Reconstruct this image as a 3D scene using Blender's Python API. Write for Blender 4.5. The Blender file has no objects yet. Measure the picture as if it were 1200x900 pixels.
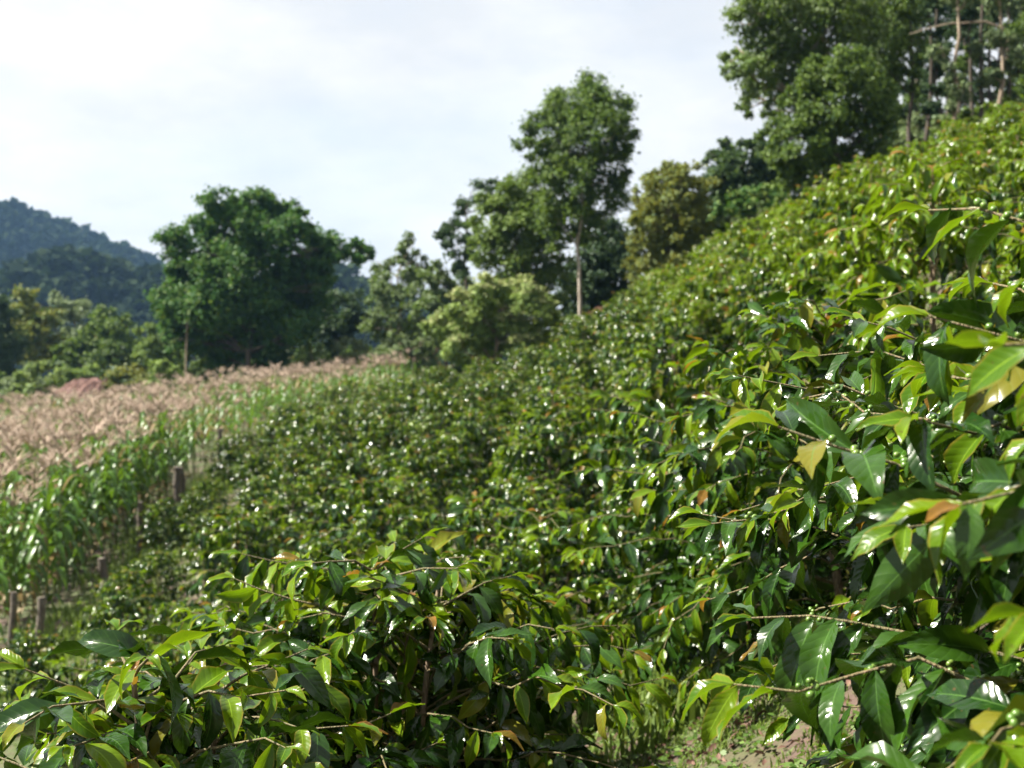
import bpy, math, random
import numpy as np

# ------------------------------------------------------------------ camera
scene = bpy.context.scene
COL = scene.collection
F = 1563.0            # focal length in photo pixels (1200 wide)
HORIZON = 400.0       # photo row of the horizon
PITCH = math.atan((450.0 - HORIZON) / F)
cam_d = bpy.data.cameras.new("camera")
cam = bpy.data.objects.new("camera", cam_d)
COL.objects.link(cam)
cam_d.sensor_width = 17.3
cam_d.lens = 17.3 * F / 1200.0
cam_d.clip_start = 0.05
cam_d.clip_end = 6000
cam_d.dof.use_dof = True
cam_d.dof.focus_distance = 2.75
cam_d.dof.aperture_fstop = 2.9
cam.location = (0, 0, 0)
cam.rotation_euler = (math.radians(90) - PITCH, 0, 0)
scene.camera = cam

# ------------------------------------------------------------------ sky and sun
SUN = np.array([-0.64, 0.04, 0.72]); SUN /= np.linalg.norm(SUN)
elev = math.asin(SUN[2]); azim = math.atan2(SUN[0], SUN[1])
world = bpy.data.worlds.new("World"); scene.world = world
world.use_nodes = True
nt = world.node_tree; nt.nodes.clear()
N = nt.nodes.new; L = nt.links.new
out = N('ShaderNodeOutputWorld'); bg = N('ShaderNodeBackground'); bg.inputs[1].default_value = 0.05
sky = N('ShaderNodeTexSky'); sky.sky_type = 'NISHITA'; sky.sun_disc = False
sky.sun_elevation = elev; sky.sun_rotation = azim
sky.air_density = 1.0; sky.dust_density = 1.5
tc = N('ShaderNodeTexCoord')
mp = N('ShaderNodeMapping'); mp.inputs['Scale'].default_value = (1, 1, 2.4); mp.inputs['Location'].default_value = (3.1, 0.4, 1.7)
n1 = N('ShaderNodeTexNoise'); n1.inputs['Scale'].default_value = 2.6; n1.inputs['Detail'].default_value = 7; n1.inputs['Roughness'].default_value = 0.52
n2 = N('ShaderNodeTexNoise'); n2.inputs['Scale'].default_value = 4.6; n2.inputs['Detail'].default_value = 7; n2.inputs['Roughness'].default_value = .58
r1 = N('ShaderNodeValToRGB'); r1.color_ramp.elements[0].position = 0.33; r1.color_ramp.elements[1].position = 0.54
r1.color_ramp.elements[0].color = (.66, .66, .66, 1)
r2 = N('ShaderNodeValToRGB'); r2.color_ramp.elements[0].position = 0.38; r2.color_ramp.elements[1].position = 0.58
r2.color_ramp.elements[0].color = (4.3, 4.42, 4.55, 1); r2.color_ramp.elements[1].color = (5.15, 5.15, 5.1, 1)
mx = N('ShaderNodeMix'); mx.data_type = 'RGBA'
L(tc.outputs['Generated'], mp.inputs[0]); L(mp.outputs[0], n1.inputs['Vector']); L(mp.outputs[0], n2.inputs['Vector'])
L(n1.outputs['Fac'], r1.inputs[0]); L(n2.outputs['Fac'], r2.inputs[0])
L(r1.outputs[0], mx.inputs['Factor']); L(sky.outputs[0], mx.inputs['A']); L(r2.outputs[0], mx.inputs['B'])
L(mx.outputs['Result'], bg.inputs[0]); L(bg.outputs[0], out.inputs[0])

sun_d = bpy.data.lights.new("sun", 'SUN'); sun_d.energy = 5.0; sun_d.angle = math.radians(0.5); sun_d.color = (1.0, 0.94, 0.82)
sun = bpy.data.objects.new("sun", sun_d); COL.objects.link(sun)
from mathutils import Vector
sun.rotation_euler = Vector(SUN).to_track_quat('Z', 'Y').to_euler()
sun.location = (-20, 0, 60)

scene.view_settings.view_transform = 'Standard'
scene.view_settings.look = 'None'
scene.view_settings.gamma = 1.0
scene.view_settings.exposure = 2.0
scene.view_settings.use_curve_mapping = False
scene.cycles.use_denoising = True
scene.cycles.max_bounces = 6
scene.cycles.diffuse_bounces = 2
scene.cycles.glossy_bounces = 3
scene.cycles.transmission_bounces = 4
scene.cycles.volume_bounces = 1
scene.cycles.sample_clamp_indirect = 6.0
scene.cycles.use_adaptive_sampling = True
scene.cycles.adaptive_threshold = 0.012

rng = np.random.default_rng(7)
random.seed(7)

# ------------------------------------------------------------------ pixel helpers and terrain
cp, sp_ = math.cos(PITCH), math.sin(PITCH)
def ray(u, v):
    "direction (per metre of forward distance y) of a photo pixel"
    a = (u - 600.0) / F; b = (450.0 - v) / F
    d = np.array([a, cp + b * sp_, b * cp - sp_])
    return d / d[1]
def at(u, v, y):
    return ray(u, v) * y
def smooth(a, b, x):
    t = np.clip((x - a) / (b - a), 0, 1); return t * t * (3 - 2 * t)
def fence_x(y):
    y = np.asarray(y, float)
    return -6.85 - 0.105 * np.clip(y - 18, -10, 26) + 5.6 * smooth(46, 90, y)
def vnoise(x, y, s, seed=0):
    "cheap smooth noise"
    x = np.asarray(x) / s; y = np.asarray(y) / s
    return (np.sin(1.7 * x + 0.9 * y + seed) + np.sin(-1.1 * x + 1.9 * y + 2.1 * seed + 1.3) + np.sin(0.6 * x - 2.3 * y + 0.7 * seed + 4)) / 3
def height(x, y):
    x = np.asarray(x, float); y = np.asarray(y, float)
    zf = -4.9 + 0.030 * (np.clip(y, -30, 62) - 19) + 0.004 * np.clip(y - 62, 0, 300)
    xl = -7.5
    h0 = -1.75 - 1.5 * smooth(1.5, 13, y) + 0.75 * smooth(28, 62, y)
    mid = h0 + (zf - h0) * (x / xl)
    left = zf + 0.105 * np.where(x < -45, -45 - 20 * np.tanh((-45 - x) / 60), x) - 0.105 * xl
    xs = np.maximum(x, 0)
    right = h0 + 0.63 * np.where(xs < 7, xs, 7 + 5 * np.tanh((xs - 7) / 9)) + 0.16 * np.clip(xs - 7, 0, 60)
    k = smooth(-9.5, -6.0, x)
    lo = left * (1 - k) + np.where(x < xl, left, mid) * k
    z = np.where(x < 0, lo, right)
    far = smooth(120, 500, np.hypot(x, y))
    z = z * (1 - 0.3 * far) - 6 * far * (x < 0)
    amp = 0.05 + 0.5 * smooth(60, 160, np.hypot(x, y))
    return z + amp * vnoise(x, y, 1.6, 1) * 0.7 + 0.05 * vnoise(x, y, 0.45, 5)
def ground_hit(u, v, lo=1.0, hi=150.0):
    d = ray(u, v)
    for y in np.arange(lo, hi, 0.05):
        if d[2] * y <= height(d[0] * y, y): return y
    return hi
def in_view(p, m=0.0):
    x, y, z = p
    if y < 0.4: return False
    return abs(x) / y < 600 / F + m and (450 + 50 - 900) / F * 1.3 - m < z / y < 0.35 + m

# ------------------------------------------------------------------ mesh helpers
class MB:
    "collects vertices / faces / material index / uv / tint and makes ONE mesh"
    def __init__(self): self.v = []; self.f = []; self.n = 0
    def add(self, verts, faces, mat=0, uv=None, tint=None):
        verts = np.asarray(verts, float).reshape(-1, 3); faces = np.asarray(faces, int)
        self.v.append(verts)
        m = np.full(len(faces), mat, int) if np.isscalar(mat) else np.asarray(mat, int)
        t = np.zeros(len(faces)) if tint is None else (np.full(len(faces), tint) if np.isscalar(tint) else np.asarray(tint))
        if uv is None: uv = np.zeros((len(verts), 2))
        self.f.append((faces + self.n, m, t, np.asarray(uv)))
        self.n += len(verts)
    def mesh(self, name, mats, smooth_=True):
        me = bpy.data.meshes.new(name)
        V = np.concatenate(self.v); UV = np.concatenate([f[3] for f in self.f])
        loops = np.concatenate([f[0].ravel() for f in self.f])
        tot = np.concatenate([np.full(len(f[0]), f[0].shape[1]) for f in self.f])
        start = np.concatenate([[0], np.cumsum(tot)[:-1]])
        mi = np.concatenate([f[1] for f in self.f]); ti = np.concatenate([f[2] for f in self.f])
        me.vertices.add(len(V)); me.vertices.foreach_set('co', V.astype(np.float32).ravel())
        me.loops.add(len(loops)); me.loops.foreach_set('vertex_index', loops.astype(np.int32))
        me.polygons.add(len(tot)); me.polygons.foreach_set('loop_start', start.astype(np.int32))
        me.polygons.foreach_set('material_index', mi.astype(np.int32))
        me.polygons.foreach_set('use_smooth', np.full(len(tot), smooth_))
        uvl = me.uv_layers.new(name='UVMap'); uvl.data.foreach_set('uv', UV[loops].astype(np.float32).ravel())
        at_ = me.attributes.new('tint', 'FLOAT', 'FACE'); at_.data.foreach_set('value', ti.astype(np.float32))
        for m in mats: me.materials.append(m)
        me.update(calc_edges=True)
        return me
    def obj(self, name, mats, parent=None, smooth_=True):
        return link(name, self.mesh(name, mats if isinstance(mats, (list, tuple)) else [mats], smooth_), parent)
def link(name, data, parent=None):
    o = bpy.data.objects.new(name, data); COL.objects.link(o)
    if parent is not None: o.parent = parent
    return o
def tag(o, label=None, cat=None, group=None, kind=None):
    if label: o['label'] = label
    if cat: o['category'] = cat
    if group: o['group'] = group
    if kind: o['kind'] = kind
    return o
def empty(name, loc, rz=0.0, s=1.0):
    o = bpy.data.objects.new(name, None); COL.objects.link(o)
    o.location = tuple(float(c) for c in loc); o.rotation_euler = (0, 0, rz); o.scale = (s, s, s)
    o.empty_display_size = 0.2
    return o
def tube(mb, pts, rad, sides=6, mat=0, tint=0.0, cap=True):
    pts = np.asarray(pts, float); rad = np.broadcast_to(np.asarray(rad, float), (len(pts),))
    tg = np.gradient(pts, axis=0); tg /= np.linalg.norm(tg, axis=1)[:, None] + 1e-9
    ref = np.array([0, 0, 1.0]) if abs(tg[0][2]) < 0.9 else np.array([1.0, 0, 0])
    a = np.cross(tg, ref); a /= np.linalg.norm(a, axis=1)[:, None] + 1e-9
    b = np.cross(tg, a)
    th = np.linspace(0, 2 * math.pi, sides, endpoint=False)
    ring = pts[:, None, :] + rad[:, None, None] * (np.cos(th)[None, :, None] * a[:, None, :] + np.sin(th)[None, :, None] * b[:, None, :])
    n = len(pts); V = ring.reshape(-1, 3)
    i = np.arange(n - 1)[:, None] * sides; j = np.arange(sides)[None, :]; k = (j + 1) % sides
    q = np.stack([i + j, i + k, i + sides + k, i + sides + j], -1).reshape(-1, 4)
    uv = np.stack([np.repeat(np.linspace(0, 1, n), sides), np.tile(th / 6.283, n)], -1)
    mb.add(V, q, mat, uv, tint)
    if cap:
        c = np.concatenate([ring[-1], pts[-1:]]); idx = np.arange(sides)
        mb.add(c, np.stack([idx, (idx + 1) % sides, np.full(sides, sides)], -1), mat, None, tint)
def norm(v): return v / (np.linalg.norm(v, axis=-1, keepdims=True) + 1e-9)
def frames(d, roll=None, up=(0, 0, 1.0)):
    "rotation matrices with local x along d, z roughly up"
    X = norm(np.asarray(d, float)); U = np.broadcast_to(np.asarray(up, float), X.shape)
    Y = norm(np.cross(U, X)); Z = np.cross(X, Y)
    if roll is not None:
        c = np.cos(roll)[:, None]; s = np.sin(roll)[:, None]
        Y, Z = c * Y + s * Z, c * Z - s * Y
    return np.stack([X, Y, Z], -1)
def scatter(mb, tv, tf, tuv, R, S, P, mat, tint):
    "joined copies of a template"
    n = len(P)
    if n == 0: return
    V = np.einsum('nij,vj->nvi', R, tv) * np.asarray(S)[:, None, None] + P[:, None, :]
    k = len(tv); f = (tf[None] + (np.arange(n) * k)[:, None, None]).reshape(-1, tf.shape[1])
    mb.add(V, f, np.repeat(mat, len(tf)) if not np.isscalar(mat) else mat, np.tile(tuv, (n, 1)), np.repeat(tint, len(tf)))

# ------------------------------------------------------------------ materials
def new_mat(name):
    m = bpy.data.materials.new(name); m.use_nodes = True
    nt = m.node_tree; nt.nodes.clear()
    return m, nt, nt.nodes.new, nt.links.new
def math_node(nt, op, a, b=None, clamp=False):
    n = nt.nodes.new('ShaderNodeMath'); n.operation = op; n.use_clamp = clamp
    for i, s in enumerate((a, b)):
        if s is None: continue
        if isinstance(s, (int, float)): n.inputs[i].default_value = s
        else: nt.links.new(s, n.inputs[i])
    return n.outputs[0]
def mixc(nt, fac, a, b):
    n = nt.nodes.new('ShaderNodeMix'); n.data_type = 'RGBA'
    for k, s in (('Factor', fac), ('A', a), ('B', b)):
        if isinstance(s, (int, float)): n.inputs[k].default_value = s
        elif isinstance(s, tuple): n.inputs[k].default_value = (*s, 1)
        else: nt.links.new(s, n.inputs[k])
    return n.outputs['Result']
def rand_node(nt):
    a = nt.nodes.new('ShaderNodeAttribute'); a.attribute_name = 'tint'
    o = nt.nodes.new('ShaderNodeObjectInfo')
    return math_node(nt, 'FRACT', math_node(nt, 'ADD', a.outputs['Fac'], o.outputs['Random']))
def leaf_material(name, c1, c2, trans, tfac=0.3, rough=0.3, veins=True, spec=0.5, edge=None, blotch=0.0):
    m, nt, N, L = new_mat(name)
    c1, c2, trans = [tuple(x * .68 for x in c) for c in (c1, c2, trans)]
    r = rand_node(nt)
    col = mixc(nt, r, c1, c2)
    if blotch:
        nz = N('ShaderNodeTexNoise'); nz.inputs['Scale'].default_value = 38; nz.inputs['Detail'].default_value = 2
        g = N('ShaderNodeNewGeometry'); L(g.outputs['Position'], nz.inputs['Vector'])
        f = math_node(nt, 'MULTIPLY', math_node(nt, 'SUBTRACT', nz.outputs['Fac'], 0.52, True), blotch)
        col = mixc(nt, f, col, tuple(x * 1.9 for x in c2))
    bsdf = N('ShaderNodeBsdfPrincipled'); bsdf.inputs['Roughness'].default_value = rough
    bsdf.inputs['Specular IOR Level'].default_value = spec
    if veins:
        r2 = math_node(nt, 'FRACT', math_node(nt, 'MULTIPLY', r, 7.31))
        L(math_node(nt, 'ADD', math_node(nt, 'MULTIPLY', math_node(nt, 'POWER', r2, 2.0), 0.10), rough - .03), bsdf.inputs['Roughness'])
        old = math_node(nt, 'GREATER_THAN', math_node(nt, 'FRACT', math_node(nt, 'MULTIPLY', r, 23.7)), 0.96)
        col = mixc(nt, math_node(nt, 'MULTIPLY', old, 0.6), col, (.15, .13, .012))
    if veins:
        uv = N('ShaderNodeUVMap'); uv.uv_map = 'UVMap'
        s = N('ShaderNodeSeparateXYZ'); L(uv.outputs[0], s.inputs[0])
        ac = math_node(nt, 'MULTIPLY', math_node(nt, 'ABSOLUTE', math_node(nt, 'SUBTRACT', s.outputs[1], 0.5)), 2.0)
        rib = math_node(nt, 'SUBTRACT', 1.0, math_node(nt, 'MULTIPLY', ac, 14.0), True)
        ph = math_node(nt, 'SUBTRACT', math_node(nt, 'MULTIPLY', s.outputs[0], 9.0), math_node(nt, 'MULTIPLY', ac, 1.5))
        w = math_node(nt, 'ABSOLUTE', math_node(nt, 'SINE', math_node(nt, 'MULTIPLY', ph, math.pi)))
        vein = math_node(nt, 'POWER', math_node(nt, 'SUBTRACT', 1.0, w), 6.0)
        lite = tuple(min(1, x * 2.2 + 0.015) for x in c2)
        col = mixc(nt, math_node(nt, 'MULTIPLY', rib, 0.75), col, lite)
        col = mixc(nt, math_node(nt, 'MULTIPLY', vein, 0.16), col, lite)
        sk = N('ShaderNodeTexNoise'); sk.inputs['Scale'].default_value = 95; sk.inputs['Detail'].default_value = 1; gs = N('ShaderNodeNewGeometry'); L(gs.outputs['Position'], sk.inputs['Vector'])
        spot = math_node(nt, 'MULTIPLY', math_node(nt, 'SUBTRACT', sk.outputs['Fac'], 0.73, True), 25.0, True)
        col = mixc(nt, math_node(nt, 'MULTIPLY', spot, 0.8), col, (.055, .035, .012))
        if edge:
            e = math_node(nt, 'MULTIPLY', math_node(nt, 'SUBTRACT', ac, 0.80, True), 4.0)
            col = mixc(nt, math_node(nt, 'MULTIPLY', e, 0.8), col, edge)
        bump = N('ShaderNodeBump'); bump.inputs['Strength'].default_value = 0.12; bump.inputs['Distance'].default_value = 0.004
        nzb = N('ShaderNodeTexNoise'); nzb.inputs['Scale'].default_value = 7.0; nzb.inputs['Detail'].default_value = 2; gob = N('ShaderNodeNewGeometry'); L(gob.outputs['Position'], nzb.inputs['Vector'])
        nzb.inputs['Scale'].default_value = 42.0
        hgt = math_node(nt, 'ADD', math_node(nt, 'ADD', math_node(nt, 'POWER', w, 0.6), math_node(nt, 'MULTIPLY', rib, -0.8)), math_node(nt, 'MULTIPLY', nzb.outputs['Fac'], 0.9))
        L(hgt, bump.inputs['Height']); L(bump.outputs[0], bsdf.inputs['Normal'])
    L(col, bsdf.inputs['Base Color'])
    tr = N('ShaderNodeBsdfTranslucent')
    tcol = mixc(nt, 0.55, col, trans); L(tcol, tr.inputs['Color'])
    ms = N('ShaderNodeMixShader'); ms.inputs[0].default_value = tfac
    L(bsdf.outputs[0], ms.inputs[1]); L(tr.outputs[0], ms.inputs[2])
    o = N('ShaderNodeOutputMaterial'); L(ms.outputs[0], o.inputs[0])
    return m
def bark_material(name, c1, c2, scale=6.0, rough=0.9):
    m, nt, N, L = new_mat(name)
    g = N('ShaderNodeTexCoord'); mp = N('ShaderNodeMapping'); mp.inputs['Scale'].default_value = (scale, scale, scale * 0.25)
    nz = N('ShaderNodeTexNoise'); nz.inputs['Scale'].default_value = 3; nz.inputs['Detail'].default_value = 6
    L(g.outputs['Object'], mp.inputs[0]); L(mp.outputs[0], nz.inputs['Vector'])
    rp = N('ShaderNodeValToRGB'); rp.color_ramp.elements[0].position = .35; rp.color_ramp.elements[1].position = .68
    rp.color_ramp.elements[0].color = (*c1, 1); rp.color_ramp.elements[1].color = (*c2, 1)
    L(nz.outputs['Fac'], rp.inputs[0])
    b = N('ShaderNodeBsdfPrincipled'); b.inputs['Roughness'].default_value = rough; L(rp.outputs[0], b.inputs['Base Color'])
    bp = N('ShaderNodeBump'); bp.inputs['Strength'].default_value = .6; bp.inputs['Distance'].default_value = .02
    L(nz.outputs['Fac'], bp.inputs['Height']); L(bp.outputs[0], b.inputs['Normal'])
    o = N('ShaderNodeOutputMaterial'); L(b.outputs[0], o.inputs[0])
    return m

M_MAT = leaf_material('coffee_leaf_mature', (.007, .028, .004), (.029, .076, .006), (.11, .23, .007), .12, .20, spec=.32, blotch=1.2)
M_YNG_SUNLIT = leaf_material('coffee_leaf_young_sunlit', (.050, .125, .004), (.125, .205, .005), (.27, .44, .006), .33, .26, edge=(.20, .13, .02), spec=.22)  # young leaves, and the painted sunlit colour of bush tops and slope
M_BRZ = leaf_material('coffee_leaf_bronze', (.12, .10, .012), (.20, .095, .016), (.44, .24, .02), .32, .28, edge=(.24, .085, .02), blotch=2.0, spec=.22)
COFFEE = [M_MAT, M_YNG_SUNLIT, M_BRZ]
M_STEM = bark_material('coffee_bark', (.10, .065, .04), (.25, .19, .13), 40)
M_TWIG = bark_material('coffee_twig', (.07, .075, .02), (.15, .10, .05), 60, .7)
m, nt_, N_, L_ = new_mat('green_cherry'); b_ = N_('ShaderNodeBsdfPrincipled'); o_ = N_('ShaderNodeOutputMaterial')
L_(mixc(nt_, rand_node(nt_), (.05, .11, .015), (.11, .17, .03)), b_.inputs['Base Color']); b_.inputs['Roughness'].default_value = .3
b_.inputs['Subsurface Weight'].default_value = 0.0; L_(b_.outputs[0], o_.inputs[0]); M_CHERRY = m
M_MAIZE = leaf_material('maize_leaf', (.045, .125, .012), (.095, .20, .02), (.22, .38, .02), .28, .36, veins=False, spec=.3)
M_MAIZE_DRY = leaf_material('maize_dry_leaf', (.22, .16, .07), (.34, .26, .13), (.40, .30, .14), .3, .6, veins=False, spec=.2)
M_STALK = leaf_material('maize_stalk', (.09, .15, .03), (.16, .18, .05), (.2, .3, .05), .1, .5, veins=False)
M_TASSEL = leaf_material('maize_tassel', (.52, .395, .315), (.78, .63, .51), (.72, .56, .44), .3, .8, veins=False, spec=.15)
M_GRASS = leaf_material('grass_blade', (.085, .16, .025), (.20, .28, .06), (.3, .42, .06), .35, .5, veins=False, spec=.3)
M_WEED = leaf_material('weed_leaf', (.06, .13, .02), (.15, .24, .05), (.25, .4, .04), .3, .5, veins=False, spec=.3)
M_LITTER = leaf_material('dry_leaf', (.11, .055, .04), (.25, .15, .115), (.2, .1, .07), .1, .7, veins=False, spec=.2)
M_POST = bark_material('weathered_wood', (.045, .036, .03), (.14, .115, .09), 14)
BARK = bark_material('tree_bark', (.030, .024, .018), (.085, .066, .05), 3)
BARK_PALE = bark_material('pale_bark', (.20, .165, .13), (.40, .35, .30), 2)
BARK_TAN = bark_material('tan_bark', (.16, .12, .085), (.30, .24, .18), 2)

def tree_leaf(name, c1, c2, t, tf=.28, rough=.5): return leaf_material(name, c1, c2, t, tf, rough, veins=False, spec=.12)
T_GREEN = tree_leaf('leaf_mid_green', (0.075, 0.137, 0.029), (0.150, 0.221, 0.047), (0.260, 0.416, 0.039))
T_DEEP = tree_leaf('leaf_deep_green', (0.041, 0.115, 0.028), (0.092, 0.190, 0.041), (0.138, 0.299, 0.034))
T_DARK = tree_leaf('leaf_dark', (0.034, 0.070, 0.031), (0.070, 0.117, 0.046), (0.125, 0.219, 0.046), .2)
T_PALE = tree_leaf('leaf_pale', (.16, .26, .060), (.30, .40, .12), (.40, .52, .10))
T_TIP = tree_leaf('blossom_cream', (0.286, 0.351, 0.130), (0.442, 0.468, 0.208), (0.468, 0.520, 0.182))
T_OLIVE = tree_leaf('leaf_olive', (0.125, 0.172, 0.031), (0.230, 0.261, 0.058), (0.376, 0.344, 0.031))
T_GREY = tree_leaf('leaf_grey_green', (0.131, 0.194, 0.091), (0.244, 0.315, 0.152), (0.325, 0.406, 0.143))
T_HILL = leaf_material('forest_leaf', (.012, .025, .012), (.028, .046, .018), (.05, .09, .02), .15, .9, veins=False, spec=.05)
T_RUST = tree_leaf('leaf_rusty', (.16, .075, .05), (.28, .15, .10), (.3, .15, .08))

# ------------------------------------------------------------------ ground
def spaced(n, near, far):
    t = np.linspace(-1, 1, n); k = 6.2
    return np.sinh(k * t) / math.sinh(k) * far
gx = spaced(241, 0, 1500); gy = spaced(321, 0, 1500) + 12
X, Y = np.meshgrid(gx, gy, indexing='ij'); Z = height(X, Y)
V = np.stack([X, Y, Z], -1).reshape(-1, 3)
i = np.arange(len(gx) - 1)[:, None] * len(gy); j = np.arange(len(gy) - 1)[None, :]
q = np.stack([i + j, i + len(gy) + j, i + len(gy) + j + 1, i + j + 1], -1).reshape(-1, 4)
m, nt, N, L = new_mat('soil_and_turf')
g = N('ShaderNodeTexCoord'); na = N('ShaderNodeTexNoise'); na.inputs['Scale'].default_value = 1.3; na.inputs['Detail'].default_value = 8; na.inputs['Roughness'].default_value = .65
nb = N('ShaderNodeTexNoise'); nb.inputs['Scale'].default_value = 22; nb.inputs['Detail'].default_value = 5
L(g.outputs['Object'], na.inputs['Vector']); L(g.outputs['Object'], nb.inputs['Vector'])
ra = N('ShaderNodeValToRGB'); ra.color_ramp.elements[0].position = .42; ra.color_ramp.elements[1].position = .56
L(na.outputs['Fac'], ra.inputs[0])
soil = mixc(nt, nb.outputs['Fac'], (.036, .021, .016), (.10, .062, .048)); turf = mixc(nt, nb.outputs['Fac'], (.026, .045, .010), (.065, .085, .022))
b = N('ShaderNodeBsdfPrincipled'); b.inputs['Roughness'].default_value = .95; L(mixc(nt, ra.outputs[0], soil, turf), b.inputs['Base Color'])
bp = N('ShaderNodeBump'); bp.inputs['Strength'].default_value = .8; bp.inputs['Distance'].default_value = .04; L(nb.outputs['Fac'], bp.inputs['Height']); L(bp.outputs[0], b.inputs['Normal'])
o = N('ShaderNodeOutputMaterial'); L(b.outputs[0], o.inputs[0]); M_SOIL = m
mb = MB(); mb.add(V, q); tag(mb.obj('ground', M_SOIL), 'sloping soil and turf hillside under the crops', kind='structure')

# ------------------------------------------------------------------ far hills with their forest
m, nt, N, L = new_mat('hill_cover'); nz = N('ShaderNodeTexNoise'); nz.inputs['Scale'].default_value = .05; nz.inputs['Detail'].default_value = 6
g = N('ShaderNodeTexCoord'); L(g.outputs['Object'], nz.inputs['Vector'])
b = N('ShaderNodeBsdfPrincipled'); b.inputs['Roughness'].default_value = 1
L(mixc(nt, nz.outputs['Fac'], (.018, .035, .014), (.05, .07, .026)), b.inputs['Base Color']); o = N('ShaderNodeOutputMaterial'); L(b.outputs[0], o.inputs[0]); M_HILL = m
QV = np.array([[0, 0, 0], [.5, .34, .10], [1, 0, 0], [.5, -.34, .10]]); QF = np.array([[0, 1, 2, 3]]); QUV = np.array([[0, .5], [.5, 1], [1, .5], [.5, 0]])
def rand_dirs(n, up=0.0):
    d = rng.normal(size=(n, 3)); d[:, 2] += up; return norm(d)
def hill(y0, depth, ridge, tree_h, n_trees, label, forest_label):
    "ridge: list of (u, v) photo points of the ground skyline at distance y0; real relief behind them"
    R = np.array([at(u, v, y0) for u, v in ridge]); xs = R[:, 0]; zs = R[:, 2]
    def hz(x, y):
        zr = np.interp(x, xs, zs) + 3 * vnoise(x, y, 30, 3)
        base = -40.0
        t = 1 - np.abs((y - y0) / depth) ** 1.6
        return base + (zr - base) * np.clip(t, 0, 1)
    ax = np.linspace(xs.min() - 40, xs.max() + 40, 60); ay = np.linspace(y0 - depth, y0 + depth, 40)
    X, Y = np.meshgrid(ax, ay, indexing='ij'); V = np.stack([X, Y, hz(X, Y)], -1).reshape(-1, 3)
    i = np.arange(59)[:, None] * 40; j = np.arange(39)[None, :]
    q = np.stack([i + j, i + 40 + j, i + 41 + j, i + j + 1], -1).reshape(-1, 4)
    mb = MB(); mb.add(V, q); tag(mb.obj('hill', M_HILL), label, kind='structure')
    mb = MB()
    px = rng.uniform(xs.min() - 20, xs.max() + 20, n_trees); py = rng.uniform(y0 - depth * .75, y0 + depth * .12, n_trees)
    pz = hz(px, py); P = []; S = []; D = []; T = []
    for x, y, z in zip(px, py, pz):
        h = tree_h * rng.uniform(.6, 1.5); k = 46
        d = rand_dirs(k, .5); rr = rng.uniform(.75, 1.0, k)[:, None]
        c = np.array([x, y, z + h * .42]) + d * rr * np.array([h * .42, h * .42, h * .5]); tt = rng.random()
        P.append(c); D.append(d + rng.normal(size=(k, 3)) * .5); S.append(np.full(k, h * .42) * rng.uniform(.6, 1.2, k)); T.append(np.full(k, tt) + rng.random(k) * .3)
    P = np.concatenate(P); Rm = frames(np.concatenate(D)[:, [1, 2, 0]] + .01, rng.uniform(-.6, .6, len(P)))
    scatter(mb, QV - [.5, 0, 0], QF, QUV, Rm, np.concatenate(S), P, 0, np.concatenate(T) % 1)
    tag(mb.obj('forest', [T_HILL]), forest_label, 'forest', kind='stuff')
hill(900, 330, [(-420, 245), (-200, 232), (-60, 246), (0, 264), (40, 276), (80, 294), (130, 314), (190, 335), (260, 372), (330, 395)], 15, 1300,
     'tall wooded mountainside fading blue in the haze', 'bluish forest covering the tall distant mountainside')
hill(470, 150, [(-330, 355), (-150, 365), (-40, 372), (20, 358), (60, 342), (100, 332), (150, 340), (200, 352), (300, 362), (400, 358), (440, 370), (520, 405)], 10, 800,
     'lower dark wooded hill in front of the mountain', 'dark forest covering the lower nearer hill')

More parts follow.
